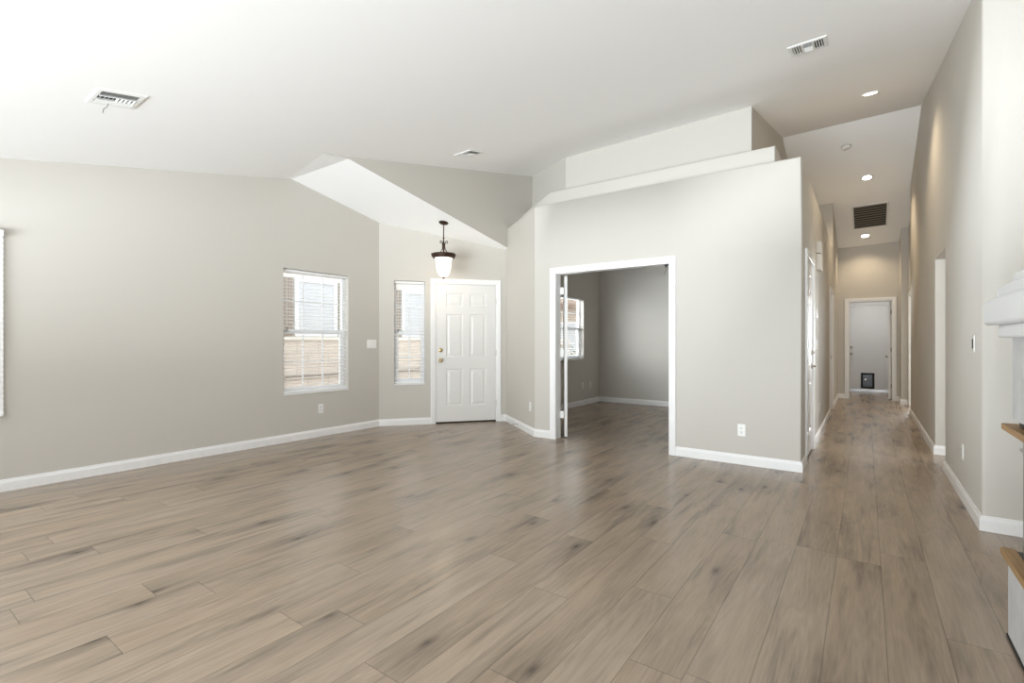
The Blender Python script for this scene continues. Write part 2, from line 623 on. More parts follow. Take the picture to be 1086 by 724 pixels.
# left wall: P->Q with the room on the right means travelling +y at x=-5.6 with d to -x
f, L, _, _ = wall_frame((-5.6, -1.3), (-5.6, 4.54))
W1 = (3.13 + 1.3, 4.03 + 1.3, 0.573, 2.074)     # u range, z range
W0 = (-0.65 + 1.3, 0.70 + 1.3, 0.66, 2.0)
mb = MB(f)
ys = [0, W0[0], W0[1], 2.93 + 1.3, W1[0], 3.23 + 1.3, W1[1], L + 0.02]
ys = sorted(ys)
mb.sheet(ys, [0, W1[2], W0[2], W0[3], W1[3], lambda u: zL(u - 1.3) + 0.03], [W0, W1], T)
struct(mb.build('wall_left', M['wall']))

# entry (front-door) wall
f, LE, _, _ = wall_frame(ENT_P, ENT_Q)
D1 = (0.795, 1.705, 0, 2.05)
W2 = (0.208, 0.645, 0.592, 2.073)
mb = MB(f)
def topE(u):
    p = f(u, 0, 0)
    return zB(p[0], p[1]) + 0.03
mb.sheet([0, W2[0], W2[1], D1[0], D1[1], LE], [0, W2[2], D1[3], W2[3], topE], [D1, W2], T)
struct(mb.build('wall_entry', M['wall']))

# soffit wall above the entry (beige, in shade of its own)
mb = MB()
prof = [2.93, 3.23, 6.05, 6.05001, 6.62]
lo = [zA(xb(2.93), 2.93) + 0.002, zB(0, 3.23) + 0.002, zB(0, 6.05) + 0.002, 2.85, 2.85]
fv, bv = [], []
for y, z in zip(prof, lo):
    fv.append((mb.vert((xb(y), y, z)), mb.vert((xb(y), y, zA(xb(y), y) + 0.03))))
    bv.append((mb.vert((xb(y) - 0.1, y, z)), mb.vert((xb(y) - 0.1, y, zA(xb(y), y) + 0.03))))
for i in range(len(prof) - 1):
    mb.face([fv[i][0], fv[i + 1][0], fv[i + 1][1], fv[i][1]])
    mb.face([bv[i][1], bv[i + 1][1], bv[i + 1][0], bv[i][0]])
    mb.face([fv[i][1], fv[i + 1][1], bv[i + 1][1], bv[i][1]])
    mb.face([bv[i][0], bv[i + 1][0], fv[i + 1][0], fv[i][0]])
struct(mb.build('wall_soffit', M['wall']))

# diagonal wall + main wall + hall-side wall of the plant-shelf block
f, LD, _, _ = wall_frame(ENT_Q, DIA_Q)
mb = MB(f)
mb.sheet([0, LD], [0, HB], [], 0.1)
mb.bevel_where(lambda a, b: a.z > HB - .01 and b.z > HB - .01 and abs((a - b).length - LD) < .01 and min(a.y - ENT_Q[1] + (a.x - ENT_Q[0]) * 0.751, b.y - ENT_Q[1] + (b.x - ENT_Q[0]) * 0.751) < 0.02, 0.018)
struct(mb.build('wall_diagonal', M['wall']))
f, LM, _, _ = wall_frame(DIA_Q, (-0.48, 5.2))
OPN = (-3.095 - DIA_Q[0], -1.69 - DIA_Q[0], 0, 2.035)
mb = MB(f)
mb.sheet([0, OPN[0], OPN[1], LM], [0, OPN[3], HB], [OPN], 0.12)
mb.bevel_where(lambda a, b: (abs(a.x + .48) < 1e-4 and abs(b.x + .48) < 1e-4 and abs(a.y - 5.2) < 1e-4 and abs(b.y - 5.2) < 1e-4) or
               (a.z > HB - .01 and b.z > HB - .01 and abs(a.y - 5.2) < 1e-4 and abs(b.y - 5.2) < 1e-4), 0.018)
struct(mb.build('wall_main', M['wall'], smooth=True))
CD = (5.64, 6.40, 0, 2.045)         # closet door
HD = (9.62, 10.36, 0, 2.03)         # second hall door on the left
f, LH, _, _ = wall_frame((-0.48, 5.2), (-0.48, 12.55))
mb = MB(f)
u = lambda y: y - 5.2
mb.sheet([0.12, u(CD[0]), u(CD[1]), u(HD[0]), u(HD[1]), u(10.6)], [0, HD[3], CD[3], HB],
         [(u(CD[0]), u(CD[1]), 0, CD[3]), (u(HD[0]), u(HD[1]), 0, HD[3])], 0.12)
mb.sheet([u(10.6), u(12.69)], [0, lambda v: zC(-0.5, v + 5.2) + 0.03], [], 0.12)
struct(mb.build('wall_hall_left', M['wall']))
mb = MB()
mb.box(-1.1, 10.6, 2.85, -0.6, 10.72, 3.9)
struct(mb.build('wall_shelf_end', M['wall']))

# stepped ledge and the wall standing on it
mb = MB()
mb.prism([(-4.40, 6.33), (-3.368, 5.536), (-0.738, 5.54), (-0.738, 10.6), (-1.4, 10.6), (-1.4, 7.0), (-4.2, 7.2)], 2.88, 3.17)
mb.bevel_where(lambda a, b: (a.z > 3.16 and b.z > 3.16 and max(a.y, b.y) < 6.5) or (abs(a.x + .738) < 1e-3 and abs(b.x + .738) < 1e-3 and abs(a.y - 5.54) < 1e-3 and abs(b.y - 5.54) < 1e-3), 0.016)
struct(mb.build('wall_ledge', M['wall'], smooth=True))
mb = MB()
zu = lambda x, y: zAC(x, y) + 0.03
mb.prism([(-4.345, 6.56), (-3.36, 5.93), (-3.3, 6.15), (-4.25, 6.8)], 3.15, zu)
mb.prism([(-3.36, 5.93), (-1.02, 5.93), (-1.2, 6.15), (-3.3, 6.15)], 3.15, zu)
mb.prism([(-1.02, 5.93), (-1.02, YR), (-1.2, YR), (-1.2, 6.15)], 3.15, zu)
mb.prism([(-1.02, YR), (-1.02, 10.65), (-1.2, 10.65), (-1.2, YR)], 3.15, zu)
struct(mb.build('wall_upper', M['wall']))

# right side of the hall: travel -y at x=0.6 so the hall is on the right
YE = 10.40
f, LR, _, _ = wall_frame((0.6, YE), (0.6, 4.28))
OP1 = (YE - 6.87, YE - 6.04, 0, 2.07)
mb = MB(f)
mb.sheet([0, YE - YR, OP1[0], OP1[1], LR], [0, OP1[3], lambda v: zAC(0.6, YE - v) + 0.03], [OP1], 0.13)
mb.bevel_where(lambda a, b: abs(a.x - .6) < 1e-4 and abs(b.x - .6) < 1e-4 and abs(a.y - b.y) < 1e-4 and (abs(a.y - 4.28) < 1e-3 or abs(a.y - YE) < 1e-3 or a.y in (6.87, 6.04)), 0.018)
struct(mb.build('wall_hall_right', M['wall'], smooth=True))
# set-back piece beyond, with a cased opening to a bright passage
f, LS, _, _ = wall_frame((0.662, 11.95), (0.662, YE))
OP2 = (11.95 - 11.72, 11.95 - 10.58, 0, 2.04)
mb = MB(f)
mb.sheet([0, OP2[0], OP2[1], LS], [0, OP2[3], lambda v: zC(0.66, 11.95 - v) + 0.03], [OP2], 0.10)
struct(mb.build('wall_passage', M['wall']))
mb = MB()
mb.prism([(0.55, 11.95), (0.74, 11.95), (0.74, 12.69), (0.55, 12.69)], 0, lambda x, y: zC(x, y) + 0.03)
struct(mb.build('wall_pilaster', M['wall']))
# end wall of the hall
f, LX, _, _ = wall_frame((-0.48, 12.55), (0.56, 12.55))
ED = (-0.29 + 0.48, 0.435 + 0.48, 0, 2.03)
mb = MB(f)
mb.sheet([0, ED[0], ED[1], LX], [0, ED[3], lambda v: zC(v - .48, 12.55) + 0.03], [ED], 0.14)
struct(mb.build('wall_hall_end', M['wall']))
# fireplace-side walls, back wall
mb = MB()
mb.prism([(0.73, 4.28), (1.39, 4.28), (1.39, 4.41), (0.73, 4.41)], 0, lambda x, y: zA(x, y) + 0.03)
struct(mb.build('wall_niche', M['wall']))
mb = MB()
mb.prism([(1.25, -1.3), (1.39, -1.3), (1.39, 4.28), (1.25, 4.28)], 0, lambda x, y: zA(x, y) + 0.03)
struct(mb.build('wall_right', M['wall']))
f, LB, _, _ = wall_frame((1.39, -1.1), (-5.6, -1.1))
SL = (1.39 + 0.25, 1.39 + 3.15, 0, 2.03)
WB = (1.39 + 3.6, 1.39 + 4.9, 0.9, 1.95)
mb = MB(f)
mb.sheet([0, WB[0], WB[1], SL[0], SL[1], LB], [0, WB[2], SL[3], lambda v: zA(1.39 - v, -1.1) + 0.03], [SL, WB], 0.14)
struct(mb.build('wall_back', M['wall']))
# den
f, LN, _, _ = wall_frame((-4.34, 5.95), (-4.34, 9.17))
WD = (7.05 - 5.95, 8.345 - 5.95, 0.875, 2.015)
mb = MB(f)
mb.sheet([0.05, WD[0], WD[1], LN], [0, WD[2], WD[3], 2.8], [WD], T)
struct(mb.build('wall_den_left', M['wall']))
mb = MB()
mb.box(-4.34, 9.03, 0, -0.62, 9.17, 2.8)
struct(mb.build('wall_den_back', M['wall']))
mb = MB()
mb.box(-1.35, 5.32, 0, -1.23, 9.03, 2.8)
struct(mb.build('wall_den_right', M['wall']))
# kitchen, passage and laundry shells (seen through openings)
f, LK, _, _ = wall_frame((4.15, 12.1), (4.15, 4.41))
mb = MB(f)
WK = (12.1 - 6.5, 12.1 - 4.7, 0.9, 2.1)
mb.sheet([0, WK[0], WK[1], LK], [0, WK[2], WK[3], 2.55], [WK], T)
struct(mb.build('wall_kitchen_side', M['wall']))
mb = MB()
mb.box(1.39, 4.28, 0, 4.29, 4.41, 2.55)
struct(mb.build('wall_kitchen_front', M['wall']))
mb = MB()
mb.box(0.73, 9.2, 0, 4.15, 9.32, 2.55)
struct(mb.build('wall_kitchen_back', M['wall']))
mb = MB()
mb.prism([(2.6, 10.2), (2.74, 10.2), (2.74, 14.6), (2.6, 14.6)], 0, lambda x, y: zC(x, y) + .03)
struct(mb.build('wall_passage_side', M['wall']))
PSW = ((0.86, 14.45), (2.6, 14.45))
f, LP, _, _ = wall_frame(*PSW)
mb = MB(f)
WP = (1.05 - 0.86, 2.0 - 0.86, 0.5, 2.1)
mb.sheet([0, WP[0], WP[1], LP], [0, WP[2], WP[3], lambda v: zC(v + 0.86, 14.45) + .03], [WP], T)
struct(mb.build('wall_passage_back', M['wall']))
mb = MB()
mb.prism([(0.73, 10.2), (2.6, 10.2), (2.6, 10.32), (0.73, 10.32)], 0, lambda x, y: zC(x, y) + .03)
struct(mb.build('wall_passage_front', M['wall']))
f, LF, _, _ = wall_frame((-1.1, 14.45), (0.74, 14.45))
FD = (-0.345 + 1.1, 0.485 + 1.1, 0, 2.06)
mb = MB(f)
mb.sheet([0, FD[0], FD[1], LF], [0, FD[3], 2.5], [FD], 0.12)
struct(mb.build('wall_laundry_back', M['wall']))
mb = MB()
mb.box(-1.2, 12.69, 0, -1.08, 14.57, 2.5)
struct(mb.build('wall_laundry_left', M['wall']))
mb = MB()
mb.prism([(0.74, 12.69), (0.86, 12.69), (0.86, 14.6), (0.74, 14.6)], 0, lambda x, y: zC(x, y) + .03)
struct(mb.build('wall_laundry_right', M['wall']))
mb = MB()
mb.box(-1.2, 12.57, 0, -0.6, 12.69, 2.6)
struct(mb.build('wall_laundry_front', M['wall']))

# baseboards: path travelled with the room on the right (offset is to the left, so use negative)
BP = [(0.0, 0.0), (-0.014, 0.0), (-0.014, 0.068), (-0.011, 0.078), (-0.008, 0.083), (-0.006, 0.094), (0.0, 0.096)]
def baseboard(name, *paths):
    mb = MB()
    for p in paths:
        mb.sweep(p, BP)
    struct(mb.build(name, M['trim']))
fE, _, tE, nE = wall_frame(ENT_P, ENT_Q)
def eu(u, d=0.0):
    return fE(u, d, 0)[:2]
CW = 0.064
baseboard('baseboard_left', [(-5.6, -1.05), (-5.6, 4.54), eu(D1[0] - CW)])
baseboard('baseboard_entry', [eu(D1[1] + CW), ENT_Q, DIA_Q, (-3.095 - CW, 5.2)])
baseboard('baseboard_main', [(-1.69 + CW, 5.2), (-0.48, 5.2), (-0.48, CD[0] - CW)])
baseboard('baseboard_hall_left', [(-0.48, CD[1] + CW), (-0.48, HD[0] - CW)], [(-0.48, HD[1] + CW), (-0.48, 12.55), (-0.29 - CW, 12.55)])
baseboard('baseboard_hall_end', [(0.435 + CW, 12.55), (0.55, 12.55), (0.55, 11.95), (0.662, 11.95), (0.662, 11.72 + CW)])
baseboard('baseboard_hall_right', [(0.662, 10.58 - CW), (0.662, YE), (0.6, YE), (0.6, 6.87), (0.73, 6.87)], [(0.73, 6.04), (0.6, 6.04), (0.6, 4.28), (1.25, 4.28), (1.25, 2.9)])
baseboard('baseboard_den', [(-4.34, 6.0), (-4.34, 9.03), (-1.35, 9.03)])

# door casings
CP = [(0.0, 0.0), (0.0, 0.010), (0.008, 0.014), (0.020, 0.015), (0.046, 0.019), (0.060, 0.019), (CW, 0.015), (CW, 0.0)]
def casing(name, P, Q, u0, u1, z1, jamb=0.14, stop=None, rev=0.006):
    f, L, t, n = wall_frame(P, Q)
    mb = MB(lambda a, b, c: f(a, -c, b))
    mb.sweep([(u0 - rev, 0), (u0 - rev, z1 + rev), (u1 + rev, z1 + rev), (u1 + rev, 0)], CP)
    # jamb lining
    mj = MB(f)
    mb2 = mj
    mb2.box(u0 - 0.012, -0.002, 0, u0 + 0.006, jamb, z1)
    mb2.box(u1 - 0.006, -0.002, 0, u1 + 0.012, jamb, z1)
    mb2.box(u0 - 0.012, -0.002, z1 - 0.006, u1 + 0.012, jamb, z1 + 0.012)
    if stop is not None:
        mb2.box(u0 + 0.006, stop, 0, u0 + 0.018, stop + 0.03, z1 - 0.006)
        mb2.box(u1 - 0.018, stop, 0, u1 - 0.006, stop + 0.03, z1 - 0.006)
        mb2.box(u0 + 0.018, stop, z1 - 0.018, u1 - 0.018, stop + 0.03, z1 - 0.006)
    # join both into one trim
    me = bpy.data.meshes.new('tmp')
    mj.bm.to_mesh(me)
    mj.bm.free()
    mb.bm.from_mesh(me)
    bpy.data.meshes.remove(me)
    return struct(mb.build(name, M['trim']))
casing('trim_1', ENT_P, ENT_Q, D1[0], D1[1], D1[3], 0.13, stop=0.05)
casing('trim_2', DIA_Q, (-0.48, 5.2), OPN[0], OPN[1], OPN[3], 0.12)
casing('trim_3', (-0.48, 5.2), (-0.48, 12.55), u(CD[0]), u(CD[1]), CD[3], 0.12, stop=0.045)
casing('trim_4', (-0.48, 5.2), (-0.48, 12.55), u(HD[0]), u(HD[1]), HD[3], 0.12, stop=0.045)
casing('trim_5', (-0.48, 12.55), (0.56, 12.55), ED[0], ED[1], ED[3], 0.14)
casing('trim_6', (0.662, 11.95), (0.662, YE), OP2[0], OP2[1], OP2[3], 0.10)
casing('trim_7', (-1.1, 14.45), (0.74, 14.45), FD[0], FD[1], FD[3], 0.12, stop=0.05)

# ------------------------------------------------------------------ windows
def window(name, label, P, Q, hole, cols=3, rows=2, hung=True, depth=0.085):
    f, L, t, n = wall_frame(P, Q)
    u0, u1, z0, z1 = hole
    zm = (z0 + z1) / 2 + 0.0
    mb = MB(f)
    fw = 0.035
    mb.box(u0, depth, z0, u0 + fw, depth + .05, z1)
    mb.box(u1 - fw, depth, z0, u1, depth + .05, z1)
    mb.box(u0 + fw, depth, z0, u1 - fw, depth + .05, z0 + fw)
    mb.box(u0 + fw, depth, z1 - fw, u1 - fw, depth + .05, z1)
    root = struct(mb.build(name, M['vinyl']), label, 'window')
    mb = MB(f)
    sw = 0.026
    if hung:
        mb.box(u0 + fw, depth + .005, zm - 0.024, u1 - fw, depth + .045, zm + 0.024)
        mb.box(u0 + fw, depth + .005, z0 + fw, u0 + fw + sw, depth + .04, zm - .024)
        mb.box(u1 - fw - sw, depth + .005, z0 + fw, u1 - fw, depth + .04, zm - .024)
        mb.box(u0 + fw + sw, depth + .005, z0 + fw, u1 - fw - sw, depth + .04, z0 + fw + sw)
        mb.build('sash', M['vinyl'], root)
    mb = MB(f)
    spans = [(z0 + fw, zm - .024), (zm + .024, z1 - fw)] if hung else [(z0 + fw, z1 - fw)]
    for za, zb_ in spans:
        for k in range(1, cols):
            x = u0 + fw + (u1 - u0 - 2 * fw) * k / cols
            mb.box(x - .009, depth + .02, za, x + .009, depth + .03, zb_)
        for k in range(1, rows):
            z = za + (zb_ - za) * k / rows
            mb.box(u0 + fw, depth + .021, z - .009, u1 - fw, depth + .029, z + .009)
    mb.build('muntin_grid', M['vinyl'], root)
    mb = MB(f)
    mb.box(u0 + fw - .004, depth + .0235, z0 + fw - .004, u1 - fw + .004, depth + .0265, z1 - fw + .004)
    mb.build('pane', M['glass'], root)
    return root
LW = ((-5.6, -1.3), (-5.6, 4.54))
window('window_1', 'white gridded single hung window in the left wall', *LW, W1)
window('window_2', 'narrow gridded sidelight window beside the front door', ENT_P, ENT_Q, W2, cols=2, rows=2)
window('window_3', 'left wall window cut by the left edge of the photo', *LW, W0)
window('window_4', 'gridded window in the dark den behind the open doorway', (-4.34, 5.95), (-4.34, 9.17), WD)
window('window_5', None, (1.39, -1.1), (-5.6, -1.1), WB, hung=False)
window('window_6', None, (1.39, -1.1), (-5.6, -1.1), SL, cols=2, rows=1, hung=False)
window('window_7', None, (4.15, 12.1), (4.15, 4.41), WK, cols=2, rows=1, hung=False)
window('window_8', None, *PSW, WP, cols=1, rows=1, hung=False)

# ------------------------------------------------------------------ doors
def six_panel(f, u0, u1, z0, z1, d0, d1, name, mat_, sides=(1,)):
    """a moulded six panel leaf between depth d0 (room face) and d1"""
    w, h = u1 - u0, z1 - z0
    cols_ = [(0.165, 0.445), (0.555, 0.835)]
    rows_ = [(0.115, 0.385), (0.472, 0.785), (0.838, 0.935)]
    mb = MB(f)
    us = sorted({u0, u1, *[u0 + w * c for p in cols_ for c in p]})
    zs = sorted({z0, z1, *[z0 + h * c for p in rows_ for c in p]})
    bm = mb.bm
    grid = {}
    for fi, d in enumerate((d0, d1)):
        for i, uu in enumerate(us):
            for j, zz in enumerate(zs):
                grid[fi, i, j] = mb.vert((uu, d, zz))
    sgn = 1 if d1 > d0 else -1
    for fi, d in enumerate((d0, d1)):
        ins = sgn if fi == 0 else -sgn
        for i in range(len(us) - 1):
            for j in range(len(zs) - 1):
                q = [grid[fi, i, j], grid[fi, i + 1, j], grid[fi, i + 1, j + 1], grid[fi, i, j + 1]]
                if i in (1, 3) and j in (1, 3, 5):
                    prev = q
                    for off, dep in ((0.012, 0.009), (0.030, 0.009), (0.052, 0.002)):
                        a, b, c, e = us[i] + off, us[i + 1] - off, zs[j] + off, zs[j + 1] - off
                        cur = [mb.vert((a, d + ins * dep, c)), mb.vert((b, d + ins * dep, c)), mb.vert((b, d + ins * dep, e)), mb.vert((a, d + ins * dep, e))]
                        for k in range(4):
                            mb.face([prev[k], prev[(k + 1) % 4], cur[(k + 1) % 4], cur[k]])
                        prev = cur
                    mb.face(prev)
                else:
                    mb.face(q)
    ni, nj = len(us), len(zs)
    for i in range(ni - 1):
        for j in (0, nj - 1):
            mb.face([grid[0, i, j], grid[0, i + 1, j], grid[1, i + 1, j], grid[1, i, j]])
    for j in range(nj - 1):
        for i in (0, ni - 1):
            mb.face([grid[0, i, j], grid[0, i, j + 1], grid[1, i, j + 1], grid[1, i, j]])
    return mb.build(name, mat_)

def knob_mb(f, uu, zz, d, out=-1, r=0.027):
    """door knob standing out of the face at depth d"""
    g = lambda a, b, c: f(uu + a, d + out * c, zz + b)
    mb = MB(g)
    mb.lathe([(0.032, 0.0), (0.032, 0.004), (0.026, 0.009), (0.012, 0.012), (0.011, 0.03), (0.018, 0.036), (r, 0.048), (r, 0.056), (0.019, 0.066), (0.0, 0.069)], 20)
    return mb
def bolt_mb(f, uu, zz, d, out=-1):
    g = lambda a, b, c: f(uu + a, d + out * c, zz + b)
    mb = MB(g)
    mb.lathe([(0.031, 0.0), (0.031, 0.006), (0.024, 0.012), (0.010, 0.013), (0.010, 0.016), (0.0, 0.016)], 20)
    mb.box(-0.005, -0.014, 0.014, 0.005, 0.014, 0.03, 0.002)
    return mb
def lever_mb(f, uu, zz, d, out=-1, dirn=1):
    g = lambda a, b, c: f(uu + a, d + out * c, zz + b)
    mb = MB(g)
    mb.lathe([(0.032, 0.0), (0.032, 0.005), (0.026, 0.010), (0.011, 0.012), (0.011, 0.045), (0.0, 0.047)], 20)
    mb.box(min(-0.008, dirn * 0.11), -0.008, 0.038, max(0.008, dirn * 0.11), 0.008, 0.052, 0.004)
    return mb
def hinge_mb(f, uu, zz, d):
    mb = MB(lambda a, b, c: f(uu + a, d + b, zz + c))
    mb.lathe([(0.006, -0.045), (0.007, -0.044), (0.007, 0.044), (0.006, 0.045)], 12)
    mb.box(-0.016, 0.004, -0.044, 0.016, 0.008, 0.044)
    return mb

# front door
dl = six_panel(fE, D1[0] + 0.009, D1[1] - 0.009, 0.022, 2.040, 0.004, 0.048, 'door_1', M['door'])
struct(dl, 'white six panel front door with brass knob and deadbolt', 'door')
knob_mb(fE, D1[0] + 0.075, 0.925, 0.004).build('knob', M['brass'], dl, smooth=True)
bolt_mb(fE, D1[0] + 0.075, 1.075, 0.004).build('deadbolt', M['brass'], dl, smooth=True)
for z in (0.28, 1.03, 1.80):
    hinge_mb(fE, D1[1] + 0.002, z, -0.006).build('hinge', M['hinge'], dl, smooth=True)
mb = MB(fE)
mb.box(D1[0] - 0.006, 0.012, 0.0, D1[1] + 0.006, 0.10, 0.019)
mb.build('door_sweep', M['gap'], dl)
mb = MB(fE)
mb.box(D1[0] + 0.001, 0.006, 0.86, D1[0] + 0.006, 0.034, 0.99)
mb.build('strike_plate', M['nickel'], dl)

# den double doors: left leaf folded back into the den, edge towards us
fM, _, _, _ = wall_frame(DIA_Q, (-0.48, 5.2))
hx = -3.095 + 0.012
_a = R(31)
fD = lambda a, b, c: (hx + 0.034 - math.sin(_a) * a + math.cos(_a) * (b - 0.03), 5.345 + math.cos(_a) * a + math.sin(_a) * (b - 0.03), c)      # a runs into the den
leaf = six_panel(fD, 0.0, 0.685, 0.012, 2.018, 0.03, 0.066, 'door_2', M['door'])
struct(leaf, 'white den door leaf swung inward at left side of doorway', 'door')
for z in (0.29, 1.06, 1.83):
    mb = MB()
    mb.box(hx - 0.014, 5.322, z - 0.045, hx + 0.036, 5.335, z + 0.045, 0.003)
    mb.build('hinge', M['plastic'], leaf)
knob_mb(fD, 0.62, 0.93, 0.03).build('knob', M['nickel'], leaf, smooth=True)
# right leaf, swung into the den behind the wall
fD2 = lambda a, b, c: (-1.69 + 0.002 - b, 5.327 + a, c)
leaf2 = six_panel(fD2, 0.0, 0.685, 0.012, 2.018, -0.075, -0.039, 'door_3', M['door'])
struct(leaf2, 'white den door leaf hidden behind the right doorway jamb', 'door')
# overhead stay of the right leaf
t = thing('door_stay', 'small metal door stay at upper right corner of den doorway', 'door hardware', (-1.70, 5.26, 2.029))
mb = MB(); mb.box(-0.06, -0.012, -0.014, 0.004, 0.012, 0.0, 0.002); mb.build('bracket', M['dark'], t)
mb = MB(); mb.tube([(-0.02, 0, -0.02), (-0.06, 0.05, -0.045), (-0.11, 0.12, -0.085)], 0.004); mb.tube([(-0.02, 0, -0.005), (-0.02, 0, -0.026)], 0.006); mb.build('arm', M['nickel'], t, smooth=True)
mb = MB(); mb.tube([(-0.045, 0, -0.012), (-0.045, 0, -0.034)], 0.007); mb.build('roller', M['dark'], t, smooth=True)

# closet door on the hall side
fH, _, _, _ = wall_frame((-0.48, 5.2), (-0.48, 12.55))
d4 = six_panel(fH, u(CD[0]) + .008, u(CD[1]) - .008, 0.02, 2.034, 0.004, 0.04, 'door_4', M['door'])
struct(d4, 'white panelled closet door just round the hall corner', 'door')
lever_mb(fH, u(CD[1]) - 0.075, 0.93, 0.004, dirn=-1).build('handle', M['nickel'], d4, smooth=True)
bolt_mb(fH, u(CD[1]) - 0.075, 1.08, 0.004).build('deadbolt', M['nickel'], d4, smooth=True)
for z in (0.28, 1.03, 1.80):
    hinge_mb(fH, u(CD[0]) - 0.002, z, -0.006).build('hinge', M['hinge'], d4, smooth=True)
mb = MB(fH)
mb.box(u(CD[0]) + .006, 0.012, 0.0, u(CD[1]) - .006, 0.06, 0.018)
mb.build('door_sweep', M['gap'], d4)
d5 = six_panel(fH, u(HD[0]) + .008, u(HD[1]) - .008, 0.012, 2.02, 0.045, 0.08, 'door_5', M['door'])
struct(d5, 'white panelled door further down the left side of hall', 'door')
knob_mb(fH, u(HD[0]) + 0.07, 0.93, 0.045).build('knob', M['nickel'], d5, smooth=True)

# far door with the pet flap
fF, _, _, _ = wall_frame((-1.1, 14.45), (0.74, 14.45))
a0, a1 = FD[0] + .008, FD[1] - .008
pf = (-0.075 + 1.1, 0.15 + 1.1, 0.10, 0.43)
mb = MB(fF)
mb.sheet([a0, pf[0], pf[1], a1], [0.022, pf[2], pf[3], 2.045], [pf], 0.044)
d6 = struct(mb.build('door_6', M['door']), 'flat white door with black pet flap at hall end', 'door')
mb = MB(lambda a, b, c: fF(a, -c, b))
mb.sweep([(pf[0], pf[2]), (pf[0], pf[3]), (pf[1], pf[3]), (pf[1], pf[2])], [(-0.022, -0.02), (-0.022, 0.006), (0.012, 0.010), (0.02, 0.006), (0.02, -0.002)], closed=True)
mb.build('pet_door_frame', M['rubber'], d6)
mb = MB(fF); mb.box(pf[0] + .02, 0.012, pf[2] + .02, pf[1] - .02, 0.02, pf[3] - .02, 0.003); fl = mb.build('pet_flap', M['flap'], d6)
mb = MB(lambda a, b, c: fF(pf[0] + .075 + a, 0.012 - c, pf[3] - .14 + b)); mb.lathe([(0.024, 0), (0.022, 0.006), (0, 0.008)], 16); mb.build('latch', M['nickel'], fl, smooth=True)
knob_mb(fF, a0 + 0.055, 0.905, 0.0).build('knob', M['nickel'], d6, smooth=True)
bolt_mb(fF, a0 + 0.055, 1.065, 0.0).build('deadbolt', M['nickel'], d6, smooth=True)
mb = MB(fF); mb.box(FD[0], -0.03, 0.0, FD[1], 0.10, 0.02, 0.004); mb.build('threshold', M['alum'], d6)
mb = MB(fF); mb.box(a0 + .02, -0.012, 0.024, a1 - .02, 0.0, 0.06, 0.003); mb.build('door_sweep', M['alum'], d6)
# open laundry door leaf at the right jamb, almost edge on
hl = (0.435 - 0.008, 12.70)
an = R(85)
fO = lambda a, b, c: (hl[0] + math.cos(an) * a + math.sin(an) * (b - 0.036) , hl[1] + math.sin(an) * a - math.cos(an) * (b - 0.036), c)
fO = lambda a, b, c: (hl[0] - 0.045 + b + 0.05 * a, hl[1] + a, c)
d7 = six_panel(fO, 0.0, 0.705, 0.012, 2.015, 0.0, 0.036, 'door_7', M['door'])
struct(d7, 'white laundry door leaf standing open, seen edge on', 'door')
knob_mb(fO, 0.64, 0.875, 0.0).build('knob', M['nickel'], d7, smooth=True)
for z in (0.28, 1.03, 1.80):
    mb = MB(); mb.tube([(hl[0] - 0.002, hl[1] - 0.012, z - .045), (hl[0] - 0.002, hl[1] - 0.012, z + .045)], 0.007); mb.build('hinge', M['dark'], d7, smooth=True)

# ================================================================== BLINDS
def blind(label, P, Q, hole, z_top=None, d0=0.03, dw=0.05, pitch=0.0425, tilt=8, wand=True, outside=False):
    u0, u1, z0, z1 = hole
    m = wall_mtx(P, Q, (u0 + u1) / 2, z0)
    t = thing('window_blind', label, 'blind', mtx=m, group='white slatted window blinds')
    w = (u1 - u0) / 2 - 0.004
    h = z1 - z0
    y0 = d0
    y1 = d0 + dw
    ym = (y0 + y1) / 2
    mb = MB(); mb.box(-w, y0, h - (0.05 if outside else 0.034), w, y1 + 0.002, h - (0.0 if outside else 0.004), 0.003); mb.build('headrail', M['blind'], t)
    mb = MB()
    z = h - (0.075 if outside else 0.05)
    k = 0
    while z > 0.05:
        dy, dz = math.cos(R(tilt)) * dw / 2, math.sin(R(tilt)) * dw / 2
        n0 = 4
        top, bot = [], []
        for i in range(n0 + 1):
            s = -1 + 2 * i / n0
            cr = 0.0022 * (1 - s * s)
            top.append((ym + dy * s, z + dz * s + cr + 0.0013))
            bot.append((ym + dy * s, z + dz * s + cr - 0.0013))
        loop = top + bot[::-1]
        A = [mb.vert((-w, a, b)) for a, b in loop]
        B = [mb.vert((w, a, b)) for a, b in loop]
        for i in range(len(loop)):
            j = (i + 1) % len(loop)
            mb.face([A[i], A[j], B[j], B[i]])
        mb.face(A[::-1]); mb.face(B)
        z -= pitch
        k += 1
    mb.build('slats', M['blind'], t)
    mb = MB(); mb.box(-w, y0, 0.006, w, y1, 0.028, 0.004); mb.build('bottom_rail', M['blind'], t)
    mb = MB()
    for s in ((-0.72, 0.72) if w < 0.3 else (-0.72, 0.0, 0.72)):
        for yy in (y0 - 0.001, y1 + 0.001):
            mb.tube([(w * s, yy, 0.02), (w * s, yy, h - 0.04)], 0.0012, 6)
    mb.build('ladder_cords', M['cord'], t)
    if wand:
        mb = MB(); mb.tube([(-w + 0.05, y0 - 0.008, h - 0.05), (-w + 0.05, y0 - 0.008, h * 0.53)], 0.003, 8)
        wd = mb.build('pull_cord', M['cord'], t, smooth=True)
        mb = MB(); mb.lathe([(0.004, h * 0.50), (0.009, h * 0.505), (0.006, h * 0.53), (0.003, h * 0.535)], 10)
        for v in mb.bm.verts:
            v.co += Vector((-w + 0.05, y0 - 0.008, 0))
        mb.build('tassel', M['grille'], wd, smooth=True)
    return t
blind('white slatted blind in the left wall window near the entry', *LW, W1)
blind('narrow white slatted blind in the sidelight beside the front door', ENT_P, ENT_Q, W2)
